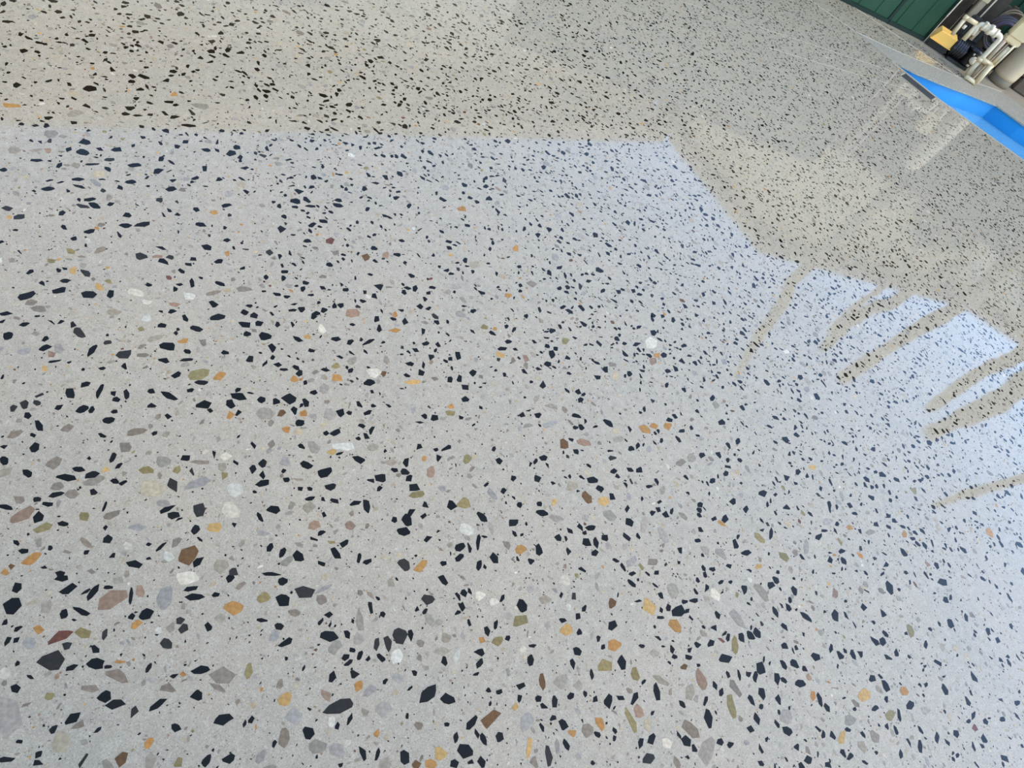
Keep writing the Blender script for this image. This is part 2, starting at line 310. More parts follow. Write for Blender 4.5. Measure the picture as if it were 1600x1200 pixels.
# stones read off the photograph: (patch corner) x y length width tilt kind, in quarter pixels
READ = {
(0, 900): '''105 73 66 50 60 k;425 85 110 60 30 k;385 15 100 45 -5 k;80 190 120 100 40 k;582 100 120 45 52 k;538 97 65 20 35 k;678 72 60 32 0 k;700 155 190 100 30 p;875 95 90 65 -50 p;818 130 105 24 85 k;405 240 65 50 60 k;505 220 120 40 -25 k;460 275 60 18 15 k;822 253 45 40 0 k;912 238 95 60 30 k;30 293 55 30 65 k;112 330 60 28 25 k;240 333 70 60 0 o;525 358 120 80 -10 y;370 380 160 65 25 r;50 403 75 35 50 k;105 395 60 35 60 k;185 425 90 75 0 v;420 437 60 55 20 g;320 525 165 115 10 g;852 308 80 50 35 o;1125 278 60 45 30 g;1150 333 80 55 40 g;1300 320 58 55 0 k;1040 425 80 65 0 g;995 340 50 45 0 w;655 363 70 35 70 g;1455 200 130 80 -5 o;1375 265 70 60 0 l;1195 80 90 36 10 k;1222 130 115 45 0 k;1348 115 50 36 15 k;1440 15 70 45 20 k;1030 140 150 110 80 v;740 25 65 60 0 l;1170 10 140 90 10 w;600 550 105 65 5 k;452 572 80 36 25 k;672 568 50 30 0 k;110 547 40 30 60 k;930 575 80 28 58 k;735 625 140 75 -25 m;560 702 105 58 0 m;95 705 65 55 30 k;655 755 95 65 35 k;722 803 120 60 15 k;455 890 120 58 35 k;330 962 70 40 42 k;610 962 55 22 35 k;985 805 145 40 33 k;1055 705 100 60 0 m;1250 590 115 52 10 k;1235 750 80 65 0 k;1390 620 145 100 0 m;1555 593 90 50 80 y;1145 610 45 38 0 o;745 537 80 25 0 o;1365 700 110 35 -30 m;1100 950 62 58 80 k;1400 895 115 60 20 k;1530 922 50 22 80 k;1570 900 60 38 50 k;30 610 90 80 0 w;40 880 230 180 80 v;245 1112 65 40 65 k;235 1172 60 48 0 k;928 1045 85 42 55 o;755 1150 130 80 55 b;1120 1165 75 70 0 y;1290 1155 90 50 60 k;1432 1145 90 58 25 k;935 1160 100 70 70 l;380 1040 150 120 70 c''',
(400, 900): '''168 35 70 45 20 k;305 100 115 90 0 g;172 155 95 80 5 k;45 135 85 60 15 y;410 150 70 65 20 m;430 78 125 25 25 v;240 230 75 50 -20 m;455 242 52 36 0 k;403 288 65 20 50 k;35 277 75 24 -3 k;140 313 62 48 -10 k;605 282 36 24 -60 k;190 415 100 42 30 k;462 375 105 75 5 k;570 368 72 38 -65 k;715 195 90 28 -80 k;762 140 40 22 -35 k;640 395 75 70 0 v;600 465 45 36 -40 k;560 510 52 50 0 k;648 495 62 32 65 k;577 545 65 28 40 k;488 450 100 65 45 l;480 630 85 52 45 k;613 617 80 52 -10 k;755 425 85 40 85 g;822 420 100 52 -70 g;895 370 110 95 -60 g;965 370 70 36 -85 k;782 512 60 40 -40 k;1078 148 75 70 0 g;1008 207 45 25 70 k;1055 220 48 28 55 k;1170 25 70 42 -50 k;1262 127 60 25 -55 k;1300 105 55 48 -60 k;1335 95 45 22 -65 k;1287 190 72 42 -70 k;1258 230 42 38 0 k;1538 140 60 28 55 k;1485 160 65 55 0 w;1400 125 70 60 0 w;1090 280 110 45 -60 l;1190 385 65 65 0 l;1165 468 100 55 0 l;1027 420 55 50 0 m;880 505 90 75 60 w;1252 505 85 50 80 w;1443 340 72 38 -65 k;1500 305 60 28 85 k;1415 400 50 40 0 o;1510 405 75 60 0 y;1575 388 45 32 60 k;1400 478 72 45 0 k;1398 548 75 36 60 k;1375 612 40 24 30 k;990 606 45 32 -60 k;965 700 55 18 45 k;1075 740 130 70 45 k;1198 772 85 68 -20 k;1455 715 36 32 0 k;890 640 70 55 0 v;640 690 65 48 70 o;715 720 100 55 45 v;178 770 100 70 70 a;150 675 65 40 75 m;440 748 85 50 -50 p;520 815 190 80 18 g;800 830 105 90 0 v;587 895 80 28 60 k;508 937 62 28 75 k;470 915 70 50 80 w;240 880 110 110 0 v;330 978 80 70 -60 k;115 1048 45 32 80 k;180 1010 110 70 80 m;385 1065 110 80 0 l;505 1090 120 90 0 v;755 985 60 40 85 o;668 1110 105 38 -72 k;760 1115 80 30 70 k;930 1135 90 68 75 k;945 877 36 24 80 k;1465 890 150 85 45 b;1348 920 100 45 55 k;1190 928 40 30 0 k;1380 985 60 28 -70 k;1420 1020 85 36 -70 k;1520 1005 72 55 -80 k;1250 1010 65 32 80 k;1305 1090 100 90 0 k;1235 1175 60 50 0 k;1345 1165 45 35 0 k;1410 1165 75 45 -60 k;1155 1110 90 85 0 a;1005 1180 60 60 0 b;1090 1175 80 60 0 o;1020 935 60 50 0 m;650 280 150 50 -85 l''',
(800, 900): '''62 190 85 62 -70 k;325 30 85 70 0 w;205 150 70 60 0 l;60 275 120 75 15 y;410 250 45 42 0 k;318 275 48 34 0 k;340 335 80 75 0 a;420 350 40 38 0 k;405 470 65 48 -60 k;118 525 78 42 -80 k;128 438 55 26 0 k;625 310 70 50 30 k;625 170 62 48 80 b;855 190 110 75 -60 a;1005 90 90 65 -80 l;1040 222 95 65 25 k;978 195 58 36 80 k;932 212 42 25 80 k;928 258 45 24 0 k;1080 162 36 36 0 k;1135 155 60 38 0 k;1092 220 40 30 50 k;1118 260 42 28 -50 k;1020 310 90 75 -50 o;748 45 65 32 -35 k;788 157 52 18 8 k;640 430 90 85 0 o;582 563 110 92 -70 y;688 540 90 50 -70 k;540 390 42 30 60 k;570 445 38 30 60 k;380 550 75 32 -80 k;497 613 70 24 -85 k;770 615 100 55 -65 y;190 660 115 34 -80 b;310 660 120 80 70 l;415 685 60 55 0 l;55 688 60 60 0 k;48 762 55 30 80 k;165 765 50 48 0 k;265 790 100 38 -88 k;200 815 52 42 -50 k;365 752 50 45 0 k;605 780 100 52 85 k;682 762 60 40 -30 k;770 762 85 36 65 k;905 725 105 45 -75 k;940 655 120 40 -35 l;1110 725 110 55 -85 l;1180 650 140 60 -70 p;1400 705 125 50 -50 m;1335 515 80 58 -20 k;1158 428 44 42 0 k;1435 383 78 42 -70 k;1490 370 70 42 -50 k;1528 355 68 40 -60 k;1395 430 110 52 -85 y;1305 400 52 28 -35 r;1348 383 46 30 80 k;1452 80 65 42 -75 k;1215 73 52 30 80 k;1555 100 130 50 -50 l;1150 97 48 20 -65 k;1305 40 40 26 50 k;1410 270 140 65 -50 v;1015 505 45 36 0 k;1105 508 50 40 0 k;1555 575 85 55 -65 k;1565 733 75 48 -80 k;1520 632 68 32 85 k;1478 615 40 36 0 k;1420 620 70 20 -75 k;1350 612 52 22 -75 k;1268 685 52 30 -70 k;1075 565 42 40 0 b;1230 900 120 48 -80 k;1210 785 65 24 80 k;1065 800 55 30 -50 k;1375 820 155 55 -75 y;1495 775 75 30 -60 k;1530 890 78 34 -65 k;1492 955 50 42 -60 k;1300 1035 60 40 85 k;1365 1055 45 36 50 k;1120 960 130 75 -40 m;1220 1100 180 90 75 v;1092 1035 85 50 -60 k;855 1140 90 80 30 g;805 1040 70 38 80 k;792 848 95 60 -75 p;745 900 200 40 -65 y;850 930 110 50 -80 c;318 930 90 45 -55 k;255 890 45 40 0 k;375 985 60 50 0 o;552 920 90 60 -70 o;470 960 90 72 85 m;532 988 50 30 -50 k;338 1055 80 32 -65 k;228 1125 120 48 -82 g;285 1065 110 28 -85 v;105 1085 150 30 82 a;90 910 120 70 65 v;15 815 50 50 0 a;1040 990 60 20 -65 k;1555 1080 60 26 -65 k;1555 1170 50 36 -60 k;970 1050 80 60 -40 w;640 1012 40 24 85 k''',
(1200, 900): '''50 25 65 42 -60 k;20 62 55 45 -40 k;165 97 65 34 -75 k;128 200 60 36 -60 k;45 225 70 28 -65 k;240 257 100 32 -40 k;418 250 72 45 -80 k;105 318 68 28 -40 k;102 440 62 40 -70 k;420 110 75 38 -85 p;760 75 80 40 -65 k;598 192 58 32 -60 k;890 340 80 42 -82 y;1110 150 50 34 -50 k;1090 38 60 46 -35 k;452 495 60 36 -60 k;532 492 85 28 -70 k;573 485 55 36 -65 k;395 455 55 30 85 k;55 640 80 42 -75 k;205 670 62 50 0 k;600 745 100 75 -80 a;655 640 50 42 0 k;738 690 85 36 -65 k;740 770 55 28 85 k;888 808 60 45 80 k;670 825 48 36 40 k;820 865 80 24 -80 k;325 780 95 28 -72 k;280 750 75 38 -80 o;115 880 100 75 -75 v;510 905 80 70 40 l;465 1015 90 55 80 a;120 965 70 45 -50 k;405 1000 58 34 -65 k;345 990 60 28 85 k;178 1068 50 36 -60 k;250 1150 65 48 -60 k;470 1105 60 40 -60 k;515 1125 55 34 45 k;830 1115 75 22 -85 k;950 1060 85 26 -82 k;800 965 65 26 -70 k;1060 540 60 30 -40 k;1105 710 80 32 -75 k;1140 300 65 34 -65 k;1175 985 60 34 -80 k;1295 950 52 34 -75 r;990 840 70 50 -40 v;765 870 80 55 60 y;850 720 60 45 -40 o;1285 870 60 26 75 k;375 1180 55 36 -50 k;1465 895 40 34 0 k;1375 345 60 26 -80 k;1435 405 50 28 -65 k;985 430 50 26 85 k''',
(0, 600): '''440 60 70 60 0 k;622 45 100 28 65 k;530 10 60 30 0 k;708 60 40 34 0 k;725 97 48 36 0 k;792 65 65 36 -85 k;948 45 52 34 -15 k;1055 72 105 36 -25 k;1190 40 60 26 8 k;1490 80 100 48 -5 k;1440 125 70 45 -50 k;1485 38 50 26 40 k;245 72 55 36 15 g;155 130 62 48 -60 g;228 118 50 36 0 g;85 152 62 36 40 g;168 197 55 42 0 k;518 157 85 45 30 k;575 158 55 34 50 k;715 172 40 30 0 k;950 135 62 32 0 k;682 225 85 42 5 k;1052 203 50 30 -25 k;245 265 85 50 -65 k;208 320 52 24 -15 k;95 312 95 42 20 m;420 275 80 45 20 m;850 300 135 48 15 m;965 308 42 26 20 k;215 400 80 50 40 k;20 395 55 30 15 k;28 480 62 60 0 k;1445 195 58 52 0 o;1490 183 42 40 0 k;1582 385 50 45 80 k;1580 535 52 40 80 k;705 460 78 36 60 k;340 495 115 70 30 m;170 558 65 45 -30 k;415 585 115 52 -5 k;495 532 75 36 -10 k;575 567 100 42 20 k;660 537 55 40 15 a;920 537 95 50 -3 y;1110 535 60 45 40 y;1200 545 52 28 -75 g;1400 578 60 45 80 y;1015 485 95 62 0 l;1248 490 130 32 3 m;1080 628 100 65 -55 g;1230 622 170 65 20 v;772 617 62 26 25 k;585 675 48 40 0 k;352 690 100 36 12 k;232 722 58 34 0 k;298 750 85 42 0 k;450 690 90 55 0 m;360 638 80 50 20 m;590 605 160 45 20 l;140 820 180 70 25 p;35 770 80 30 -10 k;268 900 125 50 25 y;395 875 70 30 -10 k;525 825 65 65 0 y;662 900 50 28 -45 k;670 970 62 48 20 k;695 820 115 40 20 m;655 765 80 18 65 k;858 895 115 38 0 v;535 990 110 42 -42 m;1045 778 110 38 25 k;1078 820 80 48 0 k;1118 845 55 20 30 k;1245 790 95 85 85 g;1222 908 68 48 80 k;1340 895 85 65 0 a;1020 745 90 50 0 v;1450 790 120 100 0 w;1410 455 75 45 0 w;100 990 50 28 -45 k;150 1043 68 32 10 k;200 1090 140 55 32 o;315 1025 42 28 80 k;705 1075 60 36 30 k;845 1125 110 58 0 k;930 1090 36 24 0 k;1005 1018 95 22 40 k;1050 1075 75 60 -30 w;1170 1070 145 105 45 b;1235 1115 85 40 45 k;1100 990 75 55 30 m;1380 1140 110 80 0 l;30 1175 60 40 20 o;70 1140 45 36 0 b;278 1145 45 20 0 k;375 1185 60 40 0 k;1460 1175 60 50 0 g;800 1010 70 60 80 w;30 555 120 50 20 l;120 725 70 60 0 m;950 650 150 100 0 c;425 1047 60 28 0 m;1475 495 45 32 -35 k;1465 660 100 90 0 w''',
(400, 600): '''215 92 98 62 -5 k;38 98 60 42 0 k;130 110 55 45 80 k;310 115 60 46 -80 k;362 50 48 38 0 k;240 165 60 45 -40 k;272 243 65 42 0 k;160 182 55 42 40 b;295 185 50 48 0 o;460 190 90 70 -60 v;530 180 58 55 0 k;580 180 40 26 0 k;645 125 50 34 -40 k;665 263 50 30 -10 k;695 178 60 30 20 k;735 135 34 26 0 k;495 303 68 36 25 k;440 308 36 30 0 k;285 390 52 28 -30 k;360 400 90 70 -50 l;545 390 150 55 -3 w;470 425 60 40 0 a;522 435 60 16 15 k;645 472 80 42 -30 k;690 330 52 32 -60 k;640 342 34 24 0 k;318 508 75 45 -20 k;432 555 105 52 18 k;185 490 85 60 0 v;42 500 55 52 0 k;45 620 100 48 15 k;190 597 46 32 0 k;175 543 36 28 0 k;465 645 70 48 0 k;280 655 40 36 60 k;338 717 62 32 12 k;420 722 38 26 -40 k;112 780 85 55 0 k;495 730 68 32 -15 k;620 745 78 32 20 k;692 765 95 45 -75 k;720 602 55 30 -20 k;780 590 80 62 -10 k;865 535 48 32 0 k;928 550 62 50 0 k;960 588 55 48 0 k;940 490 62 36 65 k;990 648 72 50 0 k;1008 692 95 45 12 y;1020 395 45 40 -50 k;1125 410 40 28 0 k;1188 402 70 32 25 k;1140 462 45 36 -70 k;1055 203 42 32 0 k;1025 240 55 18 0 k;1280 208 42 28 -20 k;1210 180 65 36 -5 y;1220 140 42 34 0 o;1310 20 60 45 -50 k;1310 95 48 38 0 k;1320 465 62 52 80 y;1520 485 52 38 -30 k;1090 550 80 55 70 p;1300 745 85 80 0 y;1220 757 75 55 0 k;1058 757 55 38 -25 k;1045 822 58 42 -80 k;945 850 80 58 -70 k;862 847 42 40 0 k;928 925 85 55 -8 k;1075 970 55 40 40 k;1415 830 90 40 -48 k;1315 910 95 80 0 w;1275 1020 75 45 30 k;1335 1025 60 32 -75 k;1388 993 100 28 85 k;1490 1090 80 50 -80 k;1272 1085 62 48 40 k;1395 1135 72 32 80 k;1170 1120 45 36 0 k;925 1130 85 60 -40 g;1030 1140 100 50 40 o;500 1060 90 48 -55 k;552 995 72 42 30 k;265 1072 85 60 -70 k;165 1055 62 36 60 k;88 1022 62 38 75 k;365 968 55 42 -35 k;408 932 55 30 25 k;360 885 90 60 30 p;585 885 65 55 0 p;645 1085 68 30 85 k;700 1110 65 30 25 k;100 1188 120 26 -5 k;25 835 62 30 -65 k;40 935 80 42 0 v;190 285 50 48 0 o;265 300 65 50 0 c;330 770 80 60 30 l;840 490 70 40 0 l;730 395 80 45 0 l;55 185 110 65 0 l;430 30 70 65 0 v;1480 690 90 36 -50 v;1470 905 85 30 -75 v;470 990 55 26 0 y;1545 670 48 40 80 k;1440 630 40 20 40 k''',
(800, 600): '''60 190 50 34 0 k;162 195 42 38 0 k;405 200 62 26 -15 k;415 50 38 34 0 k;448 66 30 26 0 k;430 100 42 32 60 k;250 140 100 36 -10 l;240 250 95 34 20 v;100 260 70 26 15 l;325 375 75 55 -60 b;450 365 90 40 -15 p;432 270 48 36 -50 k;398 272 34 26 0 k;600 243 75 34 -30 k;370 348 36 24 -20 k;400 422 40 34 -30 k;195 463 52 38 15 k;147 482 42 24 70 k;118 500 38 24 75 k;222 512 45 20 -65 k;158 592 48 48 0 k;375 640 80 70 20 l;500 600 68 42 -5 k;550 652 48 40 -25 k;470 710 85 48 -55 b;575 735 65 60 0 a;622 703 52 42 -45 k;745 405 46 38 0 k;785 388 40 28 75 k;830 285 75 50 -20 o;888 262 48 40 0 o;972 263 52 48 0 o;985 222 40 36 0 k;1017 202 42 26 -40 k;660 345 70 40 0 l;650 298 60 42 0 c;795 537 45 40 -40 k;740 537 48 28 -20 k;635 545 40 32 0 k;855 642 48 24 0 k;940 665 55 36 75 l;1055 490 60 45 0 m;1190 445 38 36 0 k;1350 520 40 28 -30 k;1338 560 36 34 0 k;1255 605 40 30 20 k;1380 735 40 38 0 k;1330 845 55 45 80 k;1265 842 36 34 0 k;960 815 48 40 -40 k;915 785 55 30 -60 k;878 805 38 36 0 k;925 740 34 28 -40 k;720 780 45 28 85 k;610 825 85 60 -30 l;825 880 95 45 85 v;945 950 110 50 -60 v;490 898 62 34 0 k;465 990 65 48 -50 k;585 960 48 45 0 k;518 1052 48 45 0 k;360 915 60 30 -45 k;290 960 50 45 80 k;335 968 36 22 -80 k;168 1038 75 45 -75 k;188 808 72 42 -20 k;48 755 36 36 0 k;172 750 34 32 0 k;268 738 50 38 80 a;280 840 95 42 -15 v;55 1030 65 60 0 o;118 1108 42 40 0 k;15 935 45 28 -65 k;650 1105 45 22 -30 k;750 1110 75 50 45 v;880 1115 70 45 0 m;1050 1035 55 34 -75 k;1160 980 38 26 0 k;1210 1040 70 40 -60 v;1310 1065 90 60 -50 v;1465 1055 70 36 -5 k;1550 965 85 42 -40 y;1250 1158 45 28 0 k;1358 1140 40 34 0 k;1310 870 70 24 -35 o;438 1160 55 22 -30 k;905 1178 38 32 0 k;810 1140 45 42 0 y;1310 240 45 40 0 k;1170 820 45 24 -40 k;1178 910 40 26 -40 k;790 950 42 26 -60 k;1540 1140 60 40 0 a;1570 685 52 40 0 k''',
(1200, 600): '''110 350 48 38 -20 k;180 318 42 24 -30 k;120 590 55 36 -30 k;188 550 42 34 -25 k;95 1075 85 50 -50 y;385 1100 58 36 -55 k;470 1108 50 32 -60 k;462 1045 42 34 -20 k;715 568 55 30 -20 k;645 708 45 28 -40 k;328 653 40 24 -55 k;118 772 40 34 0 k;18 930 75 24 85 k;318 955 48 34 50 k;352 915 38 24 0 k;510 760 55 26 -55 k;542 810 38 24 -20 k;370 860 70 42 0 v;675 880 40 34 -40 k;575 920 42 22 -50 k;735 1132 42 40 0 k;965 920 52 24 -55 k;1385 930 65 34 -60 o;910 665 50 45 -50 y;855 940 50 32 -55 o;850 1055 75 28 -60 k;575 1070 55 26 -50 o;1055 1135 52 26 -65 k;510 900 45 32 -30 o;240 1020 90 32 85 v;790 855 34 26 -40 k;450 985 60 24 -60 y;275 520 45 42 0 a;640 930 70 40 0 l;1000 1125 50 34 -60 p;905 965 34 28 0 k''',
(0, 300): '''120 155 75 36 12 g;45 103 65 32 0 g;785 208 75 30 -3 k;895 203 100 34 8 k;590 85 72 30 -20 k;560 47 75 22 5 k;690 75 55 24 10 k;1000 48 52 30 0 g;1228 108 50 32 -20 k;1250 203 78 24 -8 k;1415 85 70 24 12 k;560 247 78 30 15 k;745 268 48 22 -45 k;462 293 52 24 20 k;1292 345 68 38 -15 k;880 402 88 42 -5 g;985 403 70 24 3 p;1065 408 55 32 0 g;1205 420 50 30 0 k;1180 453 65 22 -10 k;1340 130 60 30 -5 o;1420 387 45 34 0 o;445 370 65 36 -15 y;318 430 60 36 -20 y;535 507 75 38 -15 g;462 490 55 48 60 a;185 500 60 28 18 k;408 555 65 30 0 k;620 595 65 42 -30 a;680 560 50 28 0 y;558 640 90 48 3 k;375 615 100 42 12 k;162 650 122 40 18 k;1055 533 48 28 -20 r;1200 570 62 36 -80 k;1375 573 65 28 -12 k;1120 578 50 22 -10 k;1098 605 36 36 0 k;1090 705 78 28 -5 p;850 630 120 48 -8 w;1180 650 95 45 -8 w;920 687 85 32 0 w;1525 605 105 42 -8 m;1335 702 62 40 -20 k;1355 785 110 40 10 k;1015 838 60 34 10 k;1530 828 80 42 -15 k;1528 752 62 36 0 k;1225 855 75 36 -10 k;1545 885 48 40 0 k;495 880 85 50 -45 g;50 900 75 48 30 k;458 825 50 38 40 k;380 812 55 24 10 k;150 828 80 26 10 k;282 973 75 38 12 k;282 920 50 28 25 k;572 990 95 36 50 k;772 1015 105 55 12 g;672 940 60 28 12 g;1050 965 95 55 -15 k;1150 930 70 34 5 o;1170 998 50 30 0 k;1405 1003 50 34 0 k;1560 1043 48 45 0 k;1165 1050 80 20 5 k;345 1057 95 16 10 k;275 1105 50 45 50 a;1245 1140 130 70 8 y;1375 1148 80 48 25 o;780 1090 45 40 -40 k;640 1103 50 22 -5 k;372 975 65 60 80 v;320 1010 50 48 0 p;245 730 90 50 0 m;190 692 75 42 10 m;710 750 95 42 -8 l;970 915 95 36 15 l;890 965 55 36 20 m;890 1020 80 24 0 m;1340 630 100 24 12 m;1260 1190 90 30 0 k;540 1195 60 20 0 k;930 580 40 30 -20 k;1075 745 65 28 0 k;1005 748 36 24 0 k;1160 790 46 36 -40 k;915 790 60 50 0 w;1590 770 50 40 0 k''',
(400, 300): '''245 55 78 34 -5 k;315 48 60 26 -28 k;510 82 68 24 -8 k;515 52 50 24 -8 k;345 88 65 20 -5 k;245 95 45 20 -10 k;160 230 50 42 30 k;350 205 62 28 18 k;420 182 55 26 -8 k;322 305 52 26 -5 k;465 305 60 45 0 r;85 378 46 36 0 g;180 497 48 24 0 k;172 540 38 28 80 k;462 455 45 24 -8 k;310 568 42 24 -5 k;293 605 40 34 60 k;130 638 50 22 -15 k;190 655 42 20 0 k;345 645 60 16 10 k;285 732 52 38 -15 k;230 740 52 18 0 k;375 760 50 34 0 k;425 737 42 34 0 k;490 712 40 34 60 k;535 708 42 34 30 k;360 780 42 40 -40 k;228 830 42 34 70 k;135 828 36 32 0 k;20 820 55 42 0 k;55 902 75 48 -8 k;415 855 62 55 -40 w;502 920 55 34 0 k;590 940 48 38 35 k;702 938 85 26 22 k;265 920 68 28 -30 k;325 905 55 30 0 a;600 755 90 60 0 p;690 408 58 42 0 b;810 393 52 40 -40 p;498 380 55 36 0 m;740 352 55 24 -15 k;883 392 52 22 -10 k;910 305 40 20 -15 k;1285 105 60 42 0 o;1168 47 60 30 -22 k;875 38 50 24 0 k;1205 310 48 22 -10 k;1310 430 38 36 0 k;1190 490 40 26 15 k;1220 512 40 22 0 k;995 603 40 38 60 k;945 600 48 20 -10 k;1100 598 46 24 -5 k;745 655 48 34 -25 k;1025 715 50 36 -35 k;668 682 45 24 -15 k;1055 668 34 28 10 k;910 738 42 22 -15 k;855 793 48 22 -15 k;870 765 40 32 80 o;872 865 80 26 0 o;770 852 52 34 80 k;755 795 40 30 80 k;1130 815 40 28 -10 k;1355 745 45 28 -5 k;1430 845 50 38 0 y;1365 455 75 45 0 c;1140 955 40 36 0 k;1065 948 50 26 5 k;995 990 50 26 -5 k;965 1075 58 24 -10 k;1045 1080 50 22 85 k;130 1080 58 32 10 k;170 1110 55 22 0 k;270 1132 48 40 0 k;432 1112 60 20 -12 k;500 1085 55 36 5 y;505 1160 75 45 -10 o;240 1170 45 45 0 o;590 1115 36 28 40 k;800 1135 42 34 30 b;710 1190 85 42 0 k;980 1190 100 32 0 a;1355 1130 45 42 60 k;1215 1175 45 40 -60 k;1275 1170 58 36 85 k;1525 1018 55 38 -20 a;1575 645 60 34 -10 o;1250 590 80 45 0 v;605 1055 70 45 35 l;735 1130 85 55 0 w;1275 765 70 36 -15 v''',
(800, 300): '''250 865 50 38 0 k;220 965 40 34 0 k;250 1015 55 40 -75 k;345 1038 36 30 -20 k;222 1075 45 34 0 k;165 1105 50 24 0 k;332 930 55 45 0 y;870 945 80 65 -60 w;780 952 55 28 0 k;655 918 40 28 -25 k;295 470 36 36 0 k;360 745 52 28 -25 k;318 718 38 28 10 k;735 1135 40 36 -30 k;585 1108 45 36 -35 k;905 1020 42 38 0 o;880 1055 58 45 -30 p;975 1120 36 34 0 k;815 1115 42 24 -20 k;80 1040 55 45 0 p;25 355 50 40 -40 o;270 410 55 42 -40 v;625 1078 60 34 0 m;125 575 60 36 -10 m;665 625 38 26 -10 k;800 640 36 22 -10 k;230 235 38 28 -20 k;520 268 40 30 -30 k;645 1145 60 40 -80 c;1075 960 36 28 -10 k''',
(0, 100): '''68 258 120 38 -3 o;562 155 75 36 -5 k;300 338 58 22 0 k;530 488 70 38 0 k;518 552 78 34 -10 k;728 535 76 30 0 k;685 598 75 24 0 g;570 627 95 14 3 k;840 632 82 28 3 k;485 720 88 22 0 k;495 765 105 18 -18 k;370 635 55 30 30 k;675 657 48 28 -20 k;300 780 85 28 5 k;470 308 105 40 5 l;815 275 70 28 0 k;1090 333 62 22 0 k;1175 385 98 20 -3 k;1255 262 125 36 -8 l;1060 238 68 18 0 k;1080 48 55 22 0 k;1040 102 50 26 0 k;825 110 55 22 -8 k;875 160 62 20 6 k;1290 538 62 26 -5 k;1445 558 55 34 0 k;1480 520 48 34 0 k;1530 650 52 22 -5 k;1070 782 62 34 0 k;820 738 70 26 5 k;600 745 85 32 -28 v;785 312 55 22 0 k;860 322 62 14 0 k;620 690 90 48 0 c;315 435 95 45 0 l;90 538 70 45 0 l;220 540 90 22 10 l;1090 190 45 34 0 o;20 662 55 26 0 k''',
}
rng = random.Random(7)
def blob(L, W, n, r=rng, rough=.34):
    a0 = r.random() * 6.28; pts = []
    for i in range(n):
        a = a0 + (i + r.uniform(-.38, .38)) * 2 * math.pi / n; q = 1 - r.random() * rough
        pts.append((math.cos(a) * L / 2 * q * 1.14, math.sin(a) * W / 2 * q * 1.14))
    return pts
CELL = .02
grid = {}
def blocked(x, y, r):
    i0, j0 = int(math.floor(x / CELL)), int(math.floor(y / CELL))
    for i in range(i0 - 2, i0 + 3):
        for j in range(j0 - 2, j0 + 3):
            for (a, c, q) in grid.get((i, j), ()):
                if (a - x) ** 2 + (c - y) ** 2 < (q + r) ** 2: return True
    return False
def claim(x, y, r):
    k = (int(math.floor(x / CELL)), int(math.floor(y / CELL))); grid.setdefault(k, []).append((x, y, r))
def tint(kind, r=rng):
    c = STONE[kind]; s = r.uniform(.85, 1.12); h = r.uniform(-.05, .05)
    if kind == 'k' and r.random() < .2: s *= 1.9
    return (c[0] * s * (1 + h), c[1] * s, c[2] * s * (1 - h))
chips = []         # (polygon, height, colour, area seen from the photograph's place)
def seen(x, y, A):
    q = Vector((x, y, 0)) - Vector((0, 0, H)); Z = q.dot(V_D)
    if Z < .2: return 0
    px, py = FPX * q.dot(V_R) / Z, FPX * q.dot(V_U) / Z
    return A * FPX * FPX * H / Z ** 3 if abs(px) < 790 and abs(py) < 590 else 0
def area(p): return abs(sum(p[i - 1][0] * p[i][1] - p[i][0] * p[i - 1][1] for i in range(len(p)))) / 2
for (ox, oy), txt in READ.items():
    for e in txt.replace('\n', '').split(';'):
        f = e.split(); x, y, L, W, ang = map(float, f[:5]); kind = f[5]
        px, py = ox + x / 4, oy + y / 4; ca_, sa_ = math.cos(math.radians(ang)), math.sin(math.radians(ang))
        nv = rng.choice((5, 6, 6, 7, 8)) if L > 60 else rng.choice((4, 5, 5, 6))
        poly = []
        for u, q in blob(L / 3.6, W / 3.6, nv):
            g = gnd(px + u * ca_ - q * sa_, py - (u * sa_ + q * ca_)); poly.append((g.x, g.y))
        c = (sum(p[0] for p in poly) / nv, sum(p[1] for p in poly) / nv)
        rad = sum(math.hypot(p[0] - c[0], p[1] - c[1]) for p in poly) / nv
        # long stones claim room along their whole length
        far = max(poly, key=lambda p: math.hypot(p[0] - c[0], p[1] - c[1]))
        for t in (-.55, 0, .55): claim(c[0] + (far[0] - c[0]) * t, c[1] + (far[1] - c[1]) * t, rad * .62)
        A = area(poly); chips.append((poly, .00042 + rng.random() * .00004, tint(kind), seen(*c, A), 1))
VIEW = [(-1.0, -.75), (-3.1, 1.2), (-1.6, 4.6), (-.6, 7.2), (3.2, 7.2), (3.6, 5.6), (2.9, 1.2), (1.2, -.5)]
xs, ys = [p[0] for p in VIEW], [p[1] for p in VIEW]
AREA = (max(xs) - min(xs)) * (max(ys) - min(ys))
def crowd(x, y):
    """share of the loose stones to add: few where the stones were read off one by one"""
    q = Vector((x, y, -H)); Z = q.dot(V_D)
    if Z < .2: return .5
    px, py = 800 + FPX * q.dot(V_R) / Z, 600 - FPX * q.dot(V_U) / Z
    if not (-10 < px < 1610 and -10 < py < 1210): return .6
    if py > 600: return .16 if px < 800 else .24 if px < 1000 else .40 if py > 900 or px < 1200 else .72
    if py > 300: return .22 if px < 400 else .5 if px < 800 else .8 if px < 1000 else 1
    return .7 if px < 400 and py > 100 else 1
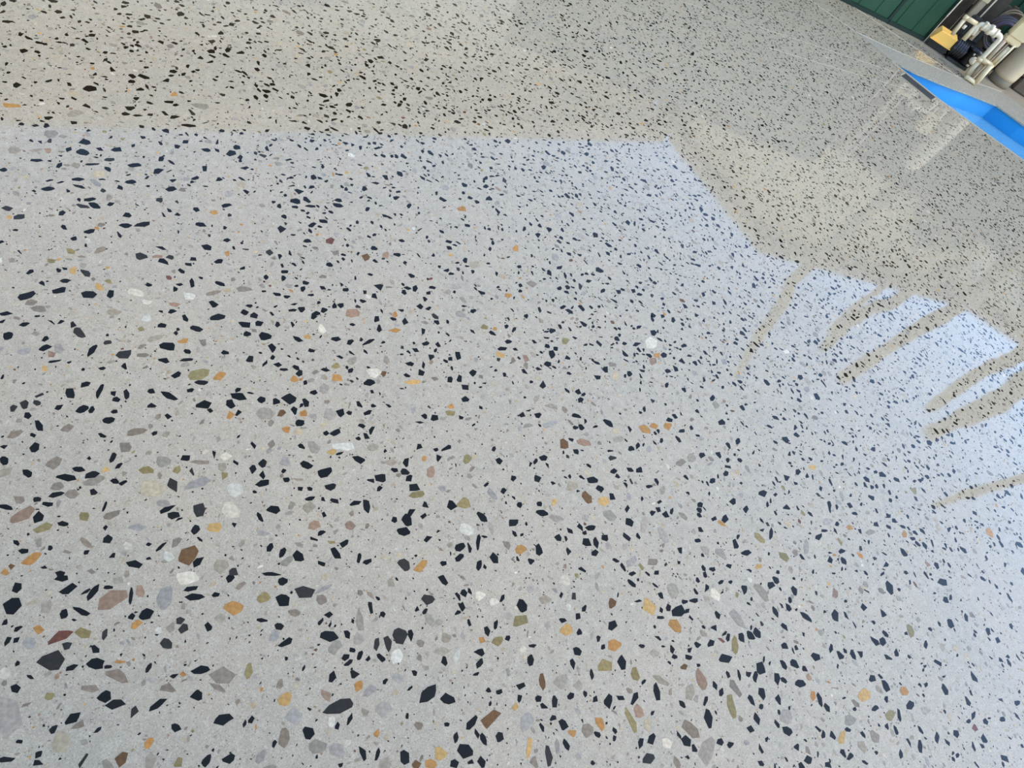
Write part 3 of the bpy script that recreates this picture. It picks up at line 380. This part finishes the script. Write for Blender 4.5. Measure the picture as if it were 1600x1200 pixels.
def scatter(density, size, kinds, z, nv, grow=1.0, stretch=(.45, .95), zone=lambda x, y: True, thin=0):
    bag = [k for k, c in kinds for _ in range(c)]
    for _ in range(int(AREA * density)):
        x, y = rng.uniform(min(xs), max(xs)), rng.uniform(min(ys), max(ys))
        if not inside(x, y, VIEW) or not zone(x, y) or inside(x, y, COPING) or inside(x, y, POOL): continue
        L = size()
        if L > .008 and rng.random() > max(thin, crowd(x, y)): continue
        W = L * rng.uniform(*stretch); r = (L + W) / 4
        if blocked(x, y, r * .80): continue
        claim(x, y, r * .9)
        a = rng.random() * 6.28; ca_, sa_ = math.cos(a), math.sin(a)
        poly = [(x + u * ca_ - q * sa_, y + u * sa_ + q * ca_) for u, q in blob(L, W, rng.choice(nv))]
        chips.append((poly, z, tint(rng.choice(bag)), seen(x, y, area(poly)), 0))
def logn(med, sg, lo, hi): return lambda: min(hi, max(lo, rng.lognormvariate(math.log(med), sg)))
pale = [('l', 8), ('m', 5), ('v', 6), ('c', 5), ('w', 1)]
hue = [('o', 4), ('b', 3), ('y', 5), ('p', 4), ('a', 4), ('r', 1)]
scatter(70, logn(.026, .22, .018, .040), pale, .00032, (5, 6, 7), stretch=(.5, .95), thin=.6)
scatter(820, logn(.0195, .34, .0085, .037), [('k', 14), ('g', 1)], .00040, (4, 5, 5, 6), stretch=(.34, .85))
scatter(48, logn(.016, .3, .008, .03), hue, .00036, (5, 6, 7))
scatter(760, logn(.0140, .35, .007, .028), pale, .00034, (4, 5, 6), stretch=(.3, .85), thin=.85)
close = lambda x, y: x * x + y * y < 3.4 ** 2
scatter(700, logn(.0062, .25, .004, .010), [('k', 10), ('g', 2)], .00038, (4, 5), stretch=(.4, .85))
scatter(700, logn(.0070, .3, .004, .012), pale + hue, .00030, (4, 5), zone=close)
scatter(1500, logn(.0030, .3, .0018, .005), [('k', 4), ('g', 5), ('m', 8), ('w', 3), ('o', 1), ('b', 2)], .00028, (4, 4, 5), zone=lambda x, y: x * x + y * y < 2.3 ** 2)

chips.sort(key=lambda c: -c[3])
def chip_geo(poly, z):
    if sum(poly[i - 1][0] * poly[i][1] - poly[i][0] * poly[i - 1][1] for i in range(len(poly))) < 0: poly = poly[::-1]
    k = len(poly)
    return [(p[0], p[1], z) for p in poly] + [(p[0], p[1], -.0006) for p in poly], [tuple(range(k))] + [(i, k + i, k + (i + 1) % k, (i + 1) % k) for i in range(k)]
def colour(me, cols):
    at_ = me.attributes.new('stone', 'FLOAT_COLOR', 'POINT'); at_.data.foreach_set('color', [q for c in cols for q in (*c, 1.0)])
for poly, z, c, s, h_ in chips[:300]:
    v, f = chip_geo(poly, z)
    cx, cy = sum(p[0] for p in poly) / len(poly), sum(p[1] for p in poly) / len(poly)
    o = link('stone_chip', [(a - cx, b_ - cy, d) for a, b_, d in v], f, M_CHIP, floor); o.location = (cx, cy, 0)
    colour(o.data, [c] * len(v))
V, Fc, Cc = [], [], []
for poly, z, c, s, h_ in chips[300:]:
    v, f = chip_geo(poly, z); k = len(V); V += v; Fc += [tuple(i + k for i in q) for q in f]; Cc += [c] * len(v)
agg = link('stone_aggregate', V, Fc, M_CHIP, floor); colour(agg.data, Cc); agg['kind'] = 'stuff'

# ------------------------------------------------------------------ green steel fence behind the pool
def sheet_mesh(x0, x1, y, z0, z1, pitch=.19, dep=.007):
    """one roll-formed sheet: flat pans with narrow folded ribs"""
    P = [(x0, 0)]; x = x0 + pitch * .35
    while x + pitch * .3 < x1:
        P += [(x, 0), (x + pitch * .06, -dep), (x + pitch * .16, -dep), (x + pitch * .22, 0)]; x += pitch
    P.append((x1, 0)); mb = MB()
    ring = [(a, y + c) for a, c in P] + [(a, y + c + .004) for a, c in reversed(P)]
    mb.prism(ring, z0, z1); return mb
FT = 1.42
fence = thing('steel_fence', 'dark green folded steel fence standing along the far side of the pool deck', 'fence', loc=(0, 7.3, 0))
def under(o, root): o.parent = root; o.matrix_parent_inverse = root.matrix_world.inverted(); return o
bpy.context.view_layer.update()
yl = lambda x: 7.01 + (x - .58) * .44
dirf = math.atan2(.44, 1)
edges = [-1.94, -1.19, -.44, .31, 1.06, 1.45]
for a, c in zip(edges, edges[1:]):
    L = (c - a) / math.cos(dirf)
    o = sheet_mesh(.004, L - .004, 0, .03, FT).build('fence_sheet', M_GREEN, fence); o.location = (a, yl(a) - 7.3, 0); o.rotation_euler.z = dirf
    o = MB().box(0, L, -.022, .026, .0, .032, .004).build('bottom_rail', M_GREEN2, fence); o.location = (a, yl(a) - 7.3, 0); o.rotation_euler.z = dirf
    o = MB().box(0, L, -.022, .026, FT - .01, FT + .035, .004).build('top_rail', M_GREEN2, fence); o.location = (a, yl(a) - 7.3, 0); o.rotation_euler.z = dirf
for a in edges[1:-1] + [edges[-1] + .012]:
    o = MB().box(-.018, .018, -.008, .04, 0, FT + .03, .003).build('fence_post', M_GREEN2, fence); o.location = (a, yl(a) - 7.3, 0); o.rotation_euler.z = dirf

# thin pale rod at the end of the fence
rod = MB().tube([(1.475, 7.385, 0), (1.475, 7.385, 1.46)], .0035, 8).tube([(1.475, 7.385, .24), (1.475, 7.385, .60)], .0065, 8).build('metal_rod', M_PVCW)
tag(rod, 'thin pale metal rod standing at the end of the green fence', 'rod')

# dark timber boards closing the gap behind the pump
tw = thing('timber_screen', 'dark brown weathered timber screen of upright boards behind the pump', 'screen', loc=(1.8, 7.85, 0))
bx = 1.44
for wd in (.13, .11, .14, .12):
    o = MB().box(0, wd - .008, 0, .022, 0, 1.35 + rng.uniform(-.02, .02), .003).build('board', M_WOOD, tw); o.location = (bx - 1.8, rng.uniform(-.006, .006), 0); bx += wd
MB().box(-.36, .14, .022, .06, .25, .33, .004).build('cross_rail', M_WOOD, tw)
MB().box(-.36, .14, .022, .06, 1.0, 1.08, .004).build('cross_rail', M_WOOD, tw)

# cream downpipe and pale conduit beside the screen
dp = thing('downpipe', 'flat cream downpipe standing upright beside the dark timber screen', 'pipe', loc=(1.70, 7.70, 0))
MB().box(-.032, .032, -.022, .022, 0, 1.5, .008).build('pipe_body', M_PVCG, dp)
MB().box(-.038, .038, -.028, .028, .42, .46, .004).build('bracket', M_PVC, dp)
cd = MB().tube([(1.775, 7.69, 0), (1.775, 7.69, 1.5)], .0075, 8).build('conduit', M_PVCW)
tag(cd, 'slim white conduit running up beside the cream downpipe', 'conduit')

# second run of green fence further back, behind the hoses
fence2 = thing('steel_fence', 'dark green ribbed steel fence further back behind the coiled hoses', 'fence', loc=(2.6, 8.25, 0))
for i in range(3):
    o = sheet_mesh(.003, .777, 0, .05, FT, pitch=.085, dep=.014).build('fence_sheet', M_GREEN, fence2); o.location = (-.78 + i * .78, 0, 0)
    MB().box(-.78 + i * .78, i * .78, -.022, .026, 0, .055, .004).build('bottom_rail', M_GREEN2, fence2)
    MB().box(-.78 + i * .78, i * .78, -.022, .026, FT - .01, FT + .035, .004).build('top_rail', M_GREEN2, fence2)
    MB().box(-.795 + i * .78, -.765 + i * .78, -.014, .04, 0, FT + .03, .003).build('fence_post', M_GREEN2, fence2)

# black equipment box with a yellow hood
eb = thing('equipment_box', 'low black equipment box with a bright yellow hood beside the pump', 'box', loc=(1.59, 7.42, 0))
MB().box(-.10, .10, -.07, .13, 0, .066, .008).build('base', M_BLACK, eb)
hd = MB()
hd.add([(-.105, -.085, .066), (.105, -.085, .066), (.105, .10, .066), (-.105, .10, .066), (-.065, -.075, .152), (.105, -.075, .152), (.105, .09, .152), (-.065, .09, .152)],
       [(3, 2, 1, 0), (4, 5, 6, 7), (0, 1, 5, 4), (1, 2, 6, 5), (2, 3, 7, 6), (3, 0, 4, 7)])
ho = hd.build('hood', M_YEL, eb); md = ho.modifiers.new('bevel', 'BEVEL'); md.width = .006; md.segments = 2
MB().box(-.112, .112, -.092, .106, .060, .070, .003).build('rim', M_YEL, eb)

# black pool pump
pp = thing('pool_pump', 'glossy black pool pump with strainer pot standing among cream pipes', 'pump', loc=(1.838, 7.36, 0))
MB().box(-.12, .10, -.06, .10, 0, .025, .006).build('base_plate', M_BLACK2, pp)
MB().lathe([(.0, -.13), (.055, -.13), (.068, -.118), (.070, -.02), (.066, .0), (.05, .01), (.0, .01)], (-.01, .02, .095), 'X').build('motor', M_BLACK, pp, True)
mo = pp.children[-1]
for i in range(5): MB().lathe([(.0, -.006), (.0745, -.006), (.0745, .006), (.0, .006)], (-.03 - i * .022, .02, .095), 'X').build('cooling_fin', M_BLACK2, mo)
MB().lathe([(.0, 0), (.052, 0), (.062, .02), (.064, .13), (.074, .135), (.074, .155), (.05, .165), (.0, .168)], (.06, .01, .02)).build('strainer_pot', M_BLACK, pp, True)
MB().lathe([(.0, -.05), (.028, -.05), (.030, .0), (.034, .002), (.034, .012), (.0, .014)], (.08, -.045, .10), 'Y').build('inlet_union', M_PVCW, pp, True)
MB().lathe([(.0, 0), (.012, 0), (.014, .012), (.0, .016)], (.072, -.075, .045)).build('drain_plug', M_PVC, pp, True)
MB().lathe([(.0, 0), (.010, 0), (.010, .02), (.0, .02)], (.045, -.07, .13)).build('bolt', M_STEEL, pp, True)

# tall black housing behind the pump
bh = thing('black_housing', 'matt black upright housing behind the pump under the white valves', 'housing', loc=(1.80, 7.50, 0))
MB().box(-.10, .075, 0, .15, 0, .325, .012).build('body', M_BLACK2, bh)
MB().box(-.104, .079, -.004, .154, .165, .178, .002).build('band', M_BLACK, bh)
MB().box(-.07, .05, -.006, .002, .20, .30, .002).build('front_panel', M_BLACK, bh)

# cream PVC pipework on the edge of the coping
pw = thing('pipework', 'cream and white PVC pool pipework with valves standing beside the pool coping', 'pipes', loc=(1.9, 7.1, 0))
bpy.context.view_layer.update()
def pipe(name, pts, r, m_, Y=7.12, root=pw, elbow=.03):
    P = [at(*p[:2], p[2] if len(p) > 2 else Y) for p in pts]
    P = [Vector((p.x, p.y, max(p.z, .024))) for p in P]
    o = MB().tube(rounded([p - root.location for p in P], elbow), r, 14).build(name, m_, root, True); return o
def collar(px, py, r, m_, Y=7.12, root=pw, axis='Z', h_=.03):
    p = at(px, py, Y) - root.location
    return MB().lathe([(0, -h_ / 2), (r, -h_ / 2), (r, h_ / 2), (0, h_ / 2)], p, axis, 16).build('collar', m_, root, True)
R1 = .0215
pipe('riser', [(1488, 54), (1509.5, 27)], .018, M_PVC); collar(1509.5, 27, .023, M_PVC)
pipe('cross_pipe', [(1510, 27.5), (1526, 37.5)], .018, M_PVC)
collar(1507, 42, .014, M_PVCW, h_=.03)
pipe('riser', [(1505.5, 62), (1527, 39)], .0205, M_PVC)
pipe('riser', [(1516, 61.5), (1534, 43)], .0185, M_PVCG, 7.15)
pipe('manifold', [(1519, 54), (1531.5, 36.5), (1565.5, 58), (1532.5, 93), (1503.5, 123.5)], R1, M_PVCW, elbow=.035)
pipe('valve_body', [(1537, 40), (1556, 52.5)], .032, M_PVCW)
collar(1538, 40.5, .036, M_PVCW, axis='X', h_=.022); collar(1547, 46.5, .040, M_PVCW, axis='X', h_=.03); collar(1556, 52.5, .036, M_PVCW, axis='X', h_=.022)
pipe('valve_handle', [(1549, 46), (1555, 40)], .012, M_PVCW, 7.08); pipe('valve_handle', [(1541, 38), (1546, 36)], .010, M_PVCW, 7.08)
pipe('riser', [(1541, 95), (1570, 64)], .017, M_PVCG, 7.12)
pipe('riser', [(1549, 101.5), (1577, 75)], .020, M_PVC, 7.12)
pipe('riser', [(1553, 103), (1586, 71)], .011, M_PVC, 7.10)
pipe('cross_pipe', [(1530, 90), (1549.5, 102.5)], .022, M_PVC, 7.11); collar(1531, 93, .028, M_PVC, 7.11); collar(1548.5, 102.5, .028, M_PVC, 7.11)
pipe('drop_pipe', [(1549, 102), (1519.5, 135)], .0225, M_PVC, 7.06)
pipe('drop_pipe', [(1536, 101), (1512, 126)], .014, M_PVCG, 7.13)
pipe('drop_pipe', [(1543, 105), (1517, 131)], .012, M_PVCG, 7.12)
pipe('foot_pipe', [(1503.5, 124), (1520, 134.5)], .018, M_PVC, 7.06)

# tan control box hung on the pipes
cb = thing('control_box', 'tan plastic control box mounted above the pipes beside the cylindrical tank', 'box', loc=(2.01, 7.20, .355))
MB().box(-.068, .082, -.04, .06, .045, .20, .010).build('body', M_TAN, cb)
MB().box(-.072, .076, -.044, .05, .0, .048, .010).build('lower_cover', M_TAN, cb)
MB().box(-.03, .04, -.03, .03, .20, .215, .004).build('top_cap', M_TAN, cb)
MB().lathe([(0, 0), (.008, 0), (.008, .02), (0, .02)], (-.05, -.05, .17)).build('knob', M_PVCW, cb)
MB().tube([(.0, .01, .0), (.0, .01, -.36)], .009, 8).build('support_post', M_PVCG, cb)

# cream cylindrical filter tank
ft = thing('filter_tank', 'tall cream cylindrical filter tank standing at the corner of the pool coping', 'tank', loc=(2.32, 7.60, 0))
MB().lathe([(0, 0), (.104, 0), (.107, .03), (.104, .09), (0, .09)], (0, 0, 0), n=32).build('foot', M_TANKB, ft, True)
MB().lathe([(0, .07), (.106, .07), (.110, .10), (.110, .90), (.104, .96), (.08, 1.0), (.04, 1.02), (0, 1.025)], (0, 0, 0), n=36).build('shell', M_TANK, ft, True)
MB().lathe([(0, .66), (.116, .66), (.118, .675), (.116, .69), (0, .69)], (0, 0, 0), n=32).build('clamp_ring', M_TANK, ft, True)
MB().lathe([(0, 1.01), (.022, 1.01), (.022, 1.05), (0, 1.05)], (0, 0, 0), n=16).build('cap', M_BLACK2, ft, True)

# coils of hose behind the pipes
def coil(label, c, R, r, turns, m_, tilt):
    pts = []
    for i in range(turns * 22 + 1):
        a = i / 22 * 2 * math.pi; q = R * (1 + .07 * math.sin(a * .37 + tilt)); pts.append((c[0] + q * math.cos(a), c[1] + .012 * math.sin(a * 2.3) + i * .0011, c[2] + q * math.sin(a) * .95))
    o = MB().tube(pts, r, 7).build('coiled_hose', m_, None, True); return tag(o, label, 'hose')
coil('dark brown rubber hose coiled behind the white valves', (2.03, 7.62, .30), .13, .012, 6, M_HOSE, .4)
coil('purple grey hose coil hanging against the dark brown hose', (1.985, 7.46, .34), .085, .010, 4, M_HOSE2, 1.3)
coil('tan garden hose coil leaning between the dark hoses', (2.06, 7.80, .36), .11, .008, 3, M_HOSE3, 2.2)
hk = thing('hose_stand', 'dark upright stand that carries the coiled hoses', 'stand', loc=(2.02, 7.9, 0))
MB().box(-.03, .03, 0, .05, 0, .48, .005).build('post', M_WOOD, hk); MB().box(-.17, .17, -.01, .04, .40, .46, .005).build('arm', M_WOOD, hk)

# timber sleepers to the right of the tank
rw = thing('sleeper_edging', 'stacked dark timber sleepers edging the raised bed beside the filter tank', 'sleepers', loc=(3.5, 7.72, 0))
for i in range(3):
    for j in range(3):
        o = MB().box(0, .86, rng.uniform(-.012, .012), .09, .0, .105, .010).build('sleeper', M_WOOD2, rw)
        o.location = (-1.0 + j * .87 - (i % 2) * .03, i * .02, .004 + i * .112); o.rotation_euler.z = rng.uniform(-.006, .006)
bed = MB().box(2.3, 6, 7.90, 8.2, 0, .30, .02).build('garden_bed', M_SOIL); struct(bed, 'raised soil bed held behind the timber sleepers', 'soil')

# dark cover let into the deck at the pool edge
sk = thing('skimmer_cover', 'dark rectangular cover with a pale frame let into the floor at the near pool edge', 'cover', loc=(1.435, 6.105, 0))
sk.rotation_euler.z = -.32
MB().box(-.155, .155, -.075, .065, -.01, .0028).build('lid', M_DARK, sk)
for a in ((-.165, .165, -.088, -.075), (-.165, .165, .065, .076), (-.168, -.155, -.088, .076), (.155, .168, -.088, .076)):
    MB().box(*a, -.01, .0040).build('frame_edge', M_NOSE, sk)
MB().box(-.02, .02, -.006, .006, .0028, .0042).build('finger_slot', M_BLACK2, sk)

# ------------------------------------------------------------------ what the polished floor mirrors: houses and trees around the yard
# wing of the house on the left: eave line at 2.9 m
e0, e1 = Vector((-7.9, -.90)), Vector((-.11, 9.0)); ed = (e1 - e0).normalized(); en = Vector((-ed.y, ed.x))
hw = thing('house_wing', 'long single storey house wing with pale rendered wall and wide eaves', 'house')
def quadbox(p, q, d0, d1, z0, z1, name, m_, root):
    a, b_ = p + en * d0, q + en * d0; c, d = q + en * d1, p + en * d1
    return MB().prism([tuple(a), tuple(b_), tuple(c), tuple(d)], z0, z1).build(name, m_, root)
quadbox(e0, e1, 0, .03, 2.73, 2.91, 'fascia', M_FASC, hw)
quadbox(e0, e1, .03, .9, 2.73, 2.76, 'soffit', M_SOFF, hw)
quadbox(e0, e1 - ed * .3, .9, 1.1, 0, 2.75, 'wall', M_WALLW, hw)
for t0, t1 in ((2.2, 3.7), (6.3, 7.8)):
    p, q = e0 + ed * t0, e0 + ed * t1
    wf = quadbox(p, q, .87, .92, 1.0, 2.15, 'window', M_FRAME, hw)
    quadbox(p + ed * .06, p + ed * .72, .855, .87, 1.06, 2.09, 'pane', M_GLASS, wf); quadbox(p + ed * .78, q - ed * .06, .855, .87, 1.06, 2.09, 'pane', M_GLASS, wf)
a, b_, c, d = [Vector((*q, z)) for q, z in ((e0, 2.915), (e1, 2.915), (e1 + en * 5, 4.9), (e0 + en * 5, 4.9))]
up = Vector((0, 0, .08))
MB().add([a, b_, c, d, a + up, b_ + up, c + up, d + up], [(3, 2, 1, 0), (4, 5, 6, 7), (0, 1, 5, 4), (1, 2, 6, 5), (2, 3, 7, 6), (3, 0, 4, 7)]).build('roof', M_ROOF, hw)

# gabled neighbour behind the fence
gh = thing('gabled_house', 'cream rendered house with a low gable behind the green fence', 'house', loc=(2.1, 9.3, 0))
GA = [(-.05, 2.90), (2.12, 3.60), (4.68, 2.64)]
def gable(poly, y0, y1, name, m_):
    n_ = len(poly); v = [Vector((x - 2.1, y0 - 9.3, z)) for x, z in poly] + [Vector((x - 2.1, y1 - 9.3, z)) for x, z in poly]
    t = tessellate_polygon([[Vector((x, z, 0)) for x, z in poly]])
    return MB().add(v, [tuple(q) for q in t] + [tuple(i + n_ for i in reversed(q)) for q in t] + [(i, (i + 1) % n_, n_ + (i + 1) % n_, n_ + i) for i in range(n_)]).build(name, m_, gh)
gable([(.08, 0), (4.5, 0), (4.5, 2.55), (2.12, 3.45), (.08, 2.80)], 9.3, 9.5, 'gable_wall', M_WALLC)
gable([(-.07, 2.895), (2.12, 3.60), (2.12, 3.45), (-.07, 2.745)], 8.98, 9.06, 'barge_board', M_FASC)
gable([(2.12, 3.60), (4.68, 2.64), (4.68, 2.50), (2.12, 3.45)], 8.98, 9.06, 'barge_board', M_FASC)
gable([(-.07, 2.915), (2.12, 3.62), (2.12, 3.54), (-.07, 2.835)], 9.0, 14, 'roof_slope', M_ROOF)
gable([(2.12, 3.62), (4.68, 2.66), (4.68, 2.58), (2.12, 3.54)], 9.0, 14, 'roof_slope', M_ROOF)
gable([(.15, 0), (.35, 0), (.35, 2.8), (.15, 2.8)], 9.5, 14, 'side_wall', M_WALLC); gable([(4.3, 0), (4.5, 0), (4.5, 2.5), (4.3, 2.5)], 9.5, 14, 'side_wall', M_WALLC)
# far flat-roofed neighbour on the right
fh = thing('far_house', 'low house with brown eaves beyond the retaining bed', 'house', loc=(8, 10.4, 0))
MB().box(-2.95, 4, 0, 5, 0, 2.95).build('wall', M_WALLW, fh); MB().box(-3.22, 4.3, -.3, 5.3, 2.95, 3.10).build('eave', M_FASC, fh)
MB().add([(-3.22, -.3, 3.10), (4.3, -.3, 3.10), (4.3, 5.3, 3.10), (-3.22, 5.3, 3.10), (-.9, 2.5, 4.0), (1.9, 2.5, 4.0)], [(0, 1, 5, 4), (1, 2, 5), (2, 3, 4, 5), (3, 0, 4), (3, 2, 1, 0)]).build('roof', M_ROOF, fh)
wf = MB().box(-1.2, .4, -.04, .0, 1.0, 2.1).build('window', M_FRAME, fh); MB().box(-1.14, -.44, -.05, -.04, 1.06, 2.04).build('pane', M_GLASS, wf); MB().box(-.36, .34, -.05, -.04, 1.06, 2.04).build('pane', M_GLASS, wf)

# tree of thick bare limbs that rise above the roofs
tr = thing('bare_tree', 'pale barked tree of thick bare upright limbs beside the gabled house', 'tree', loc=(4.45, 8.75, 0))
TL = Vector((4.45, 8.75, 0))
MB().tube([(0, 0, -.02), (.02, .02, .4), (0, 0, .9), (.01, 0, 1.5)], [.17, .13, .12, .11], 10).build('trunk', M_BARK, tr, True)
def limb(px, r0, r1, Y=8.75, foot=(0, 0, 1.3)):
    P = [mir(a, c, Y) - TL for a, c in px]; pts = [Vector(foot)] + [Vector((P[0].x, P[0].y, P[0].z - .35))] + P
    q = rounded(pts, .12, 3); rr = [(r0 + (r1 - r0) * i / (len(q) - 1)) * rng.uniform(.78, 1.2) for i in range(len(q))]
    MB().tube(q, rr, 9).build('limb', M_BARK, tr, True)
limb([(1490, 484), (1440, 510), (1370, 555), (1315, 592)], .125, .10)
limb([(1365, 459), (1340, 475), (1312, 500), (1296, 517)], .045, .04, foot=(-.9, 0, 2.0))
limb([(1392, 476), (1370, 478), (1345, 490), (1320, 510), (1285, 545)], .10, .09, foot=(-.3, 0, 2.0))
limb([(1572, 566), (1545, 574), (1512, 594), (1478, 620), (1450, 640)], .12, .09)
limb([(1600, 598), (1560, 628), (1500, 655), (1450, 678)], .22, .13)
limb([(1620, 742), (1560, 758), (1500, 775), (1460, 790)], .12, .07, foot=(.3, 0, 1.4))
tr2 = thing('slender_tree', 'slender pale trunk rising beside the gable of the cream house', 'tree', loc=(mir(1232, 447, 8.7).x, 8.7, 0))
q = [mir(1236, 440, 8.7), mir(1226, 470, 8.7), mir(1190, 520, 8.7), mir(1168, 555, 8.7), mir(1150, 590, 8.7)]
MB().tube([Vector((0, 0, -.02)), Vector((.02, 0, 1.2))] + [p - tr2.location for p in q], [.12, .10, .09, .10, .09, .07, .04], 9).build('trunk', M_BARK, tr2, True)

# leafy shrubs behind the fence
def shrub(name, label, loc, rx, rz, nl, seed, ry=.6):
    r = random.Random(seed); root = thing(name, label, 'shrub', 'shrubs behind the fences', loc)
    for i in range(4):
        a = r.random() * 6.28; MB().tube([(0, 0, -.02), (.1 * math.cos(a), .1 * math.sin(a), rz * .5), (rx * .5 * math.cos(a), rx * .4 * math.sin(a), rz * 1.2)], [.03, .022, .01], 6).build('stem', M_BARK, root)
    V, Fq = [], []
    for i in range(nl):
        u = Vector((r.gauss(0, 1), r.gauss(0, 1), r.gauss(0, 1))).normalized() * r.uniform(.45, 1) ** .5
        c = Vector((u.x * rx, u.y * rx * ry, rz * 1.05 + u.z * rz)); d1 = Vector((r.gauss(0, 1), r.gauss(0, 1), r.gauss(0, 1))).normalized(); d2 = d1.orthogonal().normalized()
        l, w_ = r.uniform(.07, .13), r.uniform(.025, .05); k = len(V)
        V += [c - d1 * l, c + d2 * w_, c + d1 * l, c - d2 * w_]; Fq.append((k, k + 1, k + 2, k + 3))
    lf = link('foliage', V, Fq, M_LEAF, root); lf['kind'] = 'stuff'
shrub('leafy_shrub', 'broad leafy shrub growing behind the timber sleepers below the gabled house', (3.55, 8.62, 0), .62, 1.0, 2200, 1, .4)
shrub('leafy_shrub', 'tall dense shrub growing beyond the bare tree', (6.0, 9.50, 0), .85, 1.1, 2600, 2)
shrub('leafy_shrub', 'rounded shrub growing between the far house and the bed', (8.2, 9.4, 0), .9, 1.05, 2400, 3)
shrub('leafy_shrub', 'slim upright shrub filling the gap between the house wing and the gabled house', (-.22, 8.45, 0), .34, 1.28, 3600, 4, .8)

# unseen roof added behind the viewer to shade the near floor from the sky
vr = thing('shade_roof', 'unseen wide roof on white posts added behind the viewer to shade the floor', 'shade_roof', loc=(0, -2.6, 0))
MB().box(-5.5, 5.0, -2.2, 1.95, 2.85, 2.90).build('soffit', M_SOFF, vr); MB().box(-5.5, 5.0, 1.95, 2.0, 2.78, 3.0).build('fascia', M_FASC, vr)
MB().add([(-5.5, 2.0, 2.95), (5.0, 2.0, 2.95), (5.0, -2.2, 3.5), (-5.5, -2.2, 3.5), (-5.5, 2.0, 3.0), (5.0, 2.0, 3.0), (5.0, -2.2, 3.55), (-5.5, -2.2, 3.55)],
         [(3, 2, 1, 0), (4, 5, 6, 7), (0, 1, 5, 4), (1, 2, 6, 5), (2, 3, 7, 6), (3, 0, 4, 7)]).build('roof', M_ROOF, vr)
MB().box(-5.5, 5.0, -2.2, -2.0, 0, 2.85).build('wall', M_WALLW, vr)
for x in (-5.2, 4.7): MB().box(x - .05, x + .05, 1.75, 1.85, 0, 2.85, .006).build('post', M_FRAME, vr)
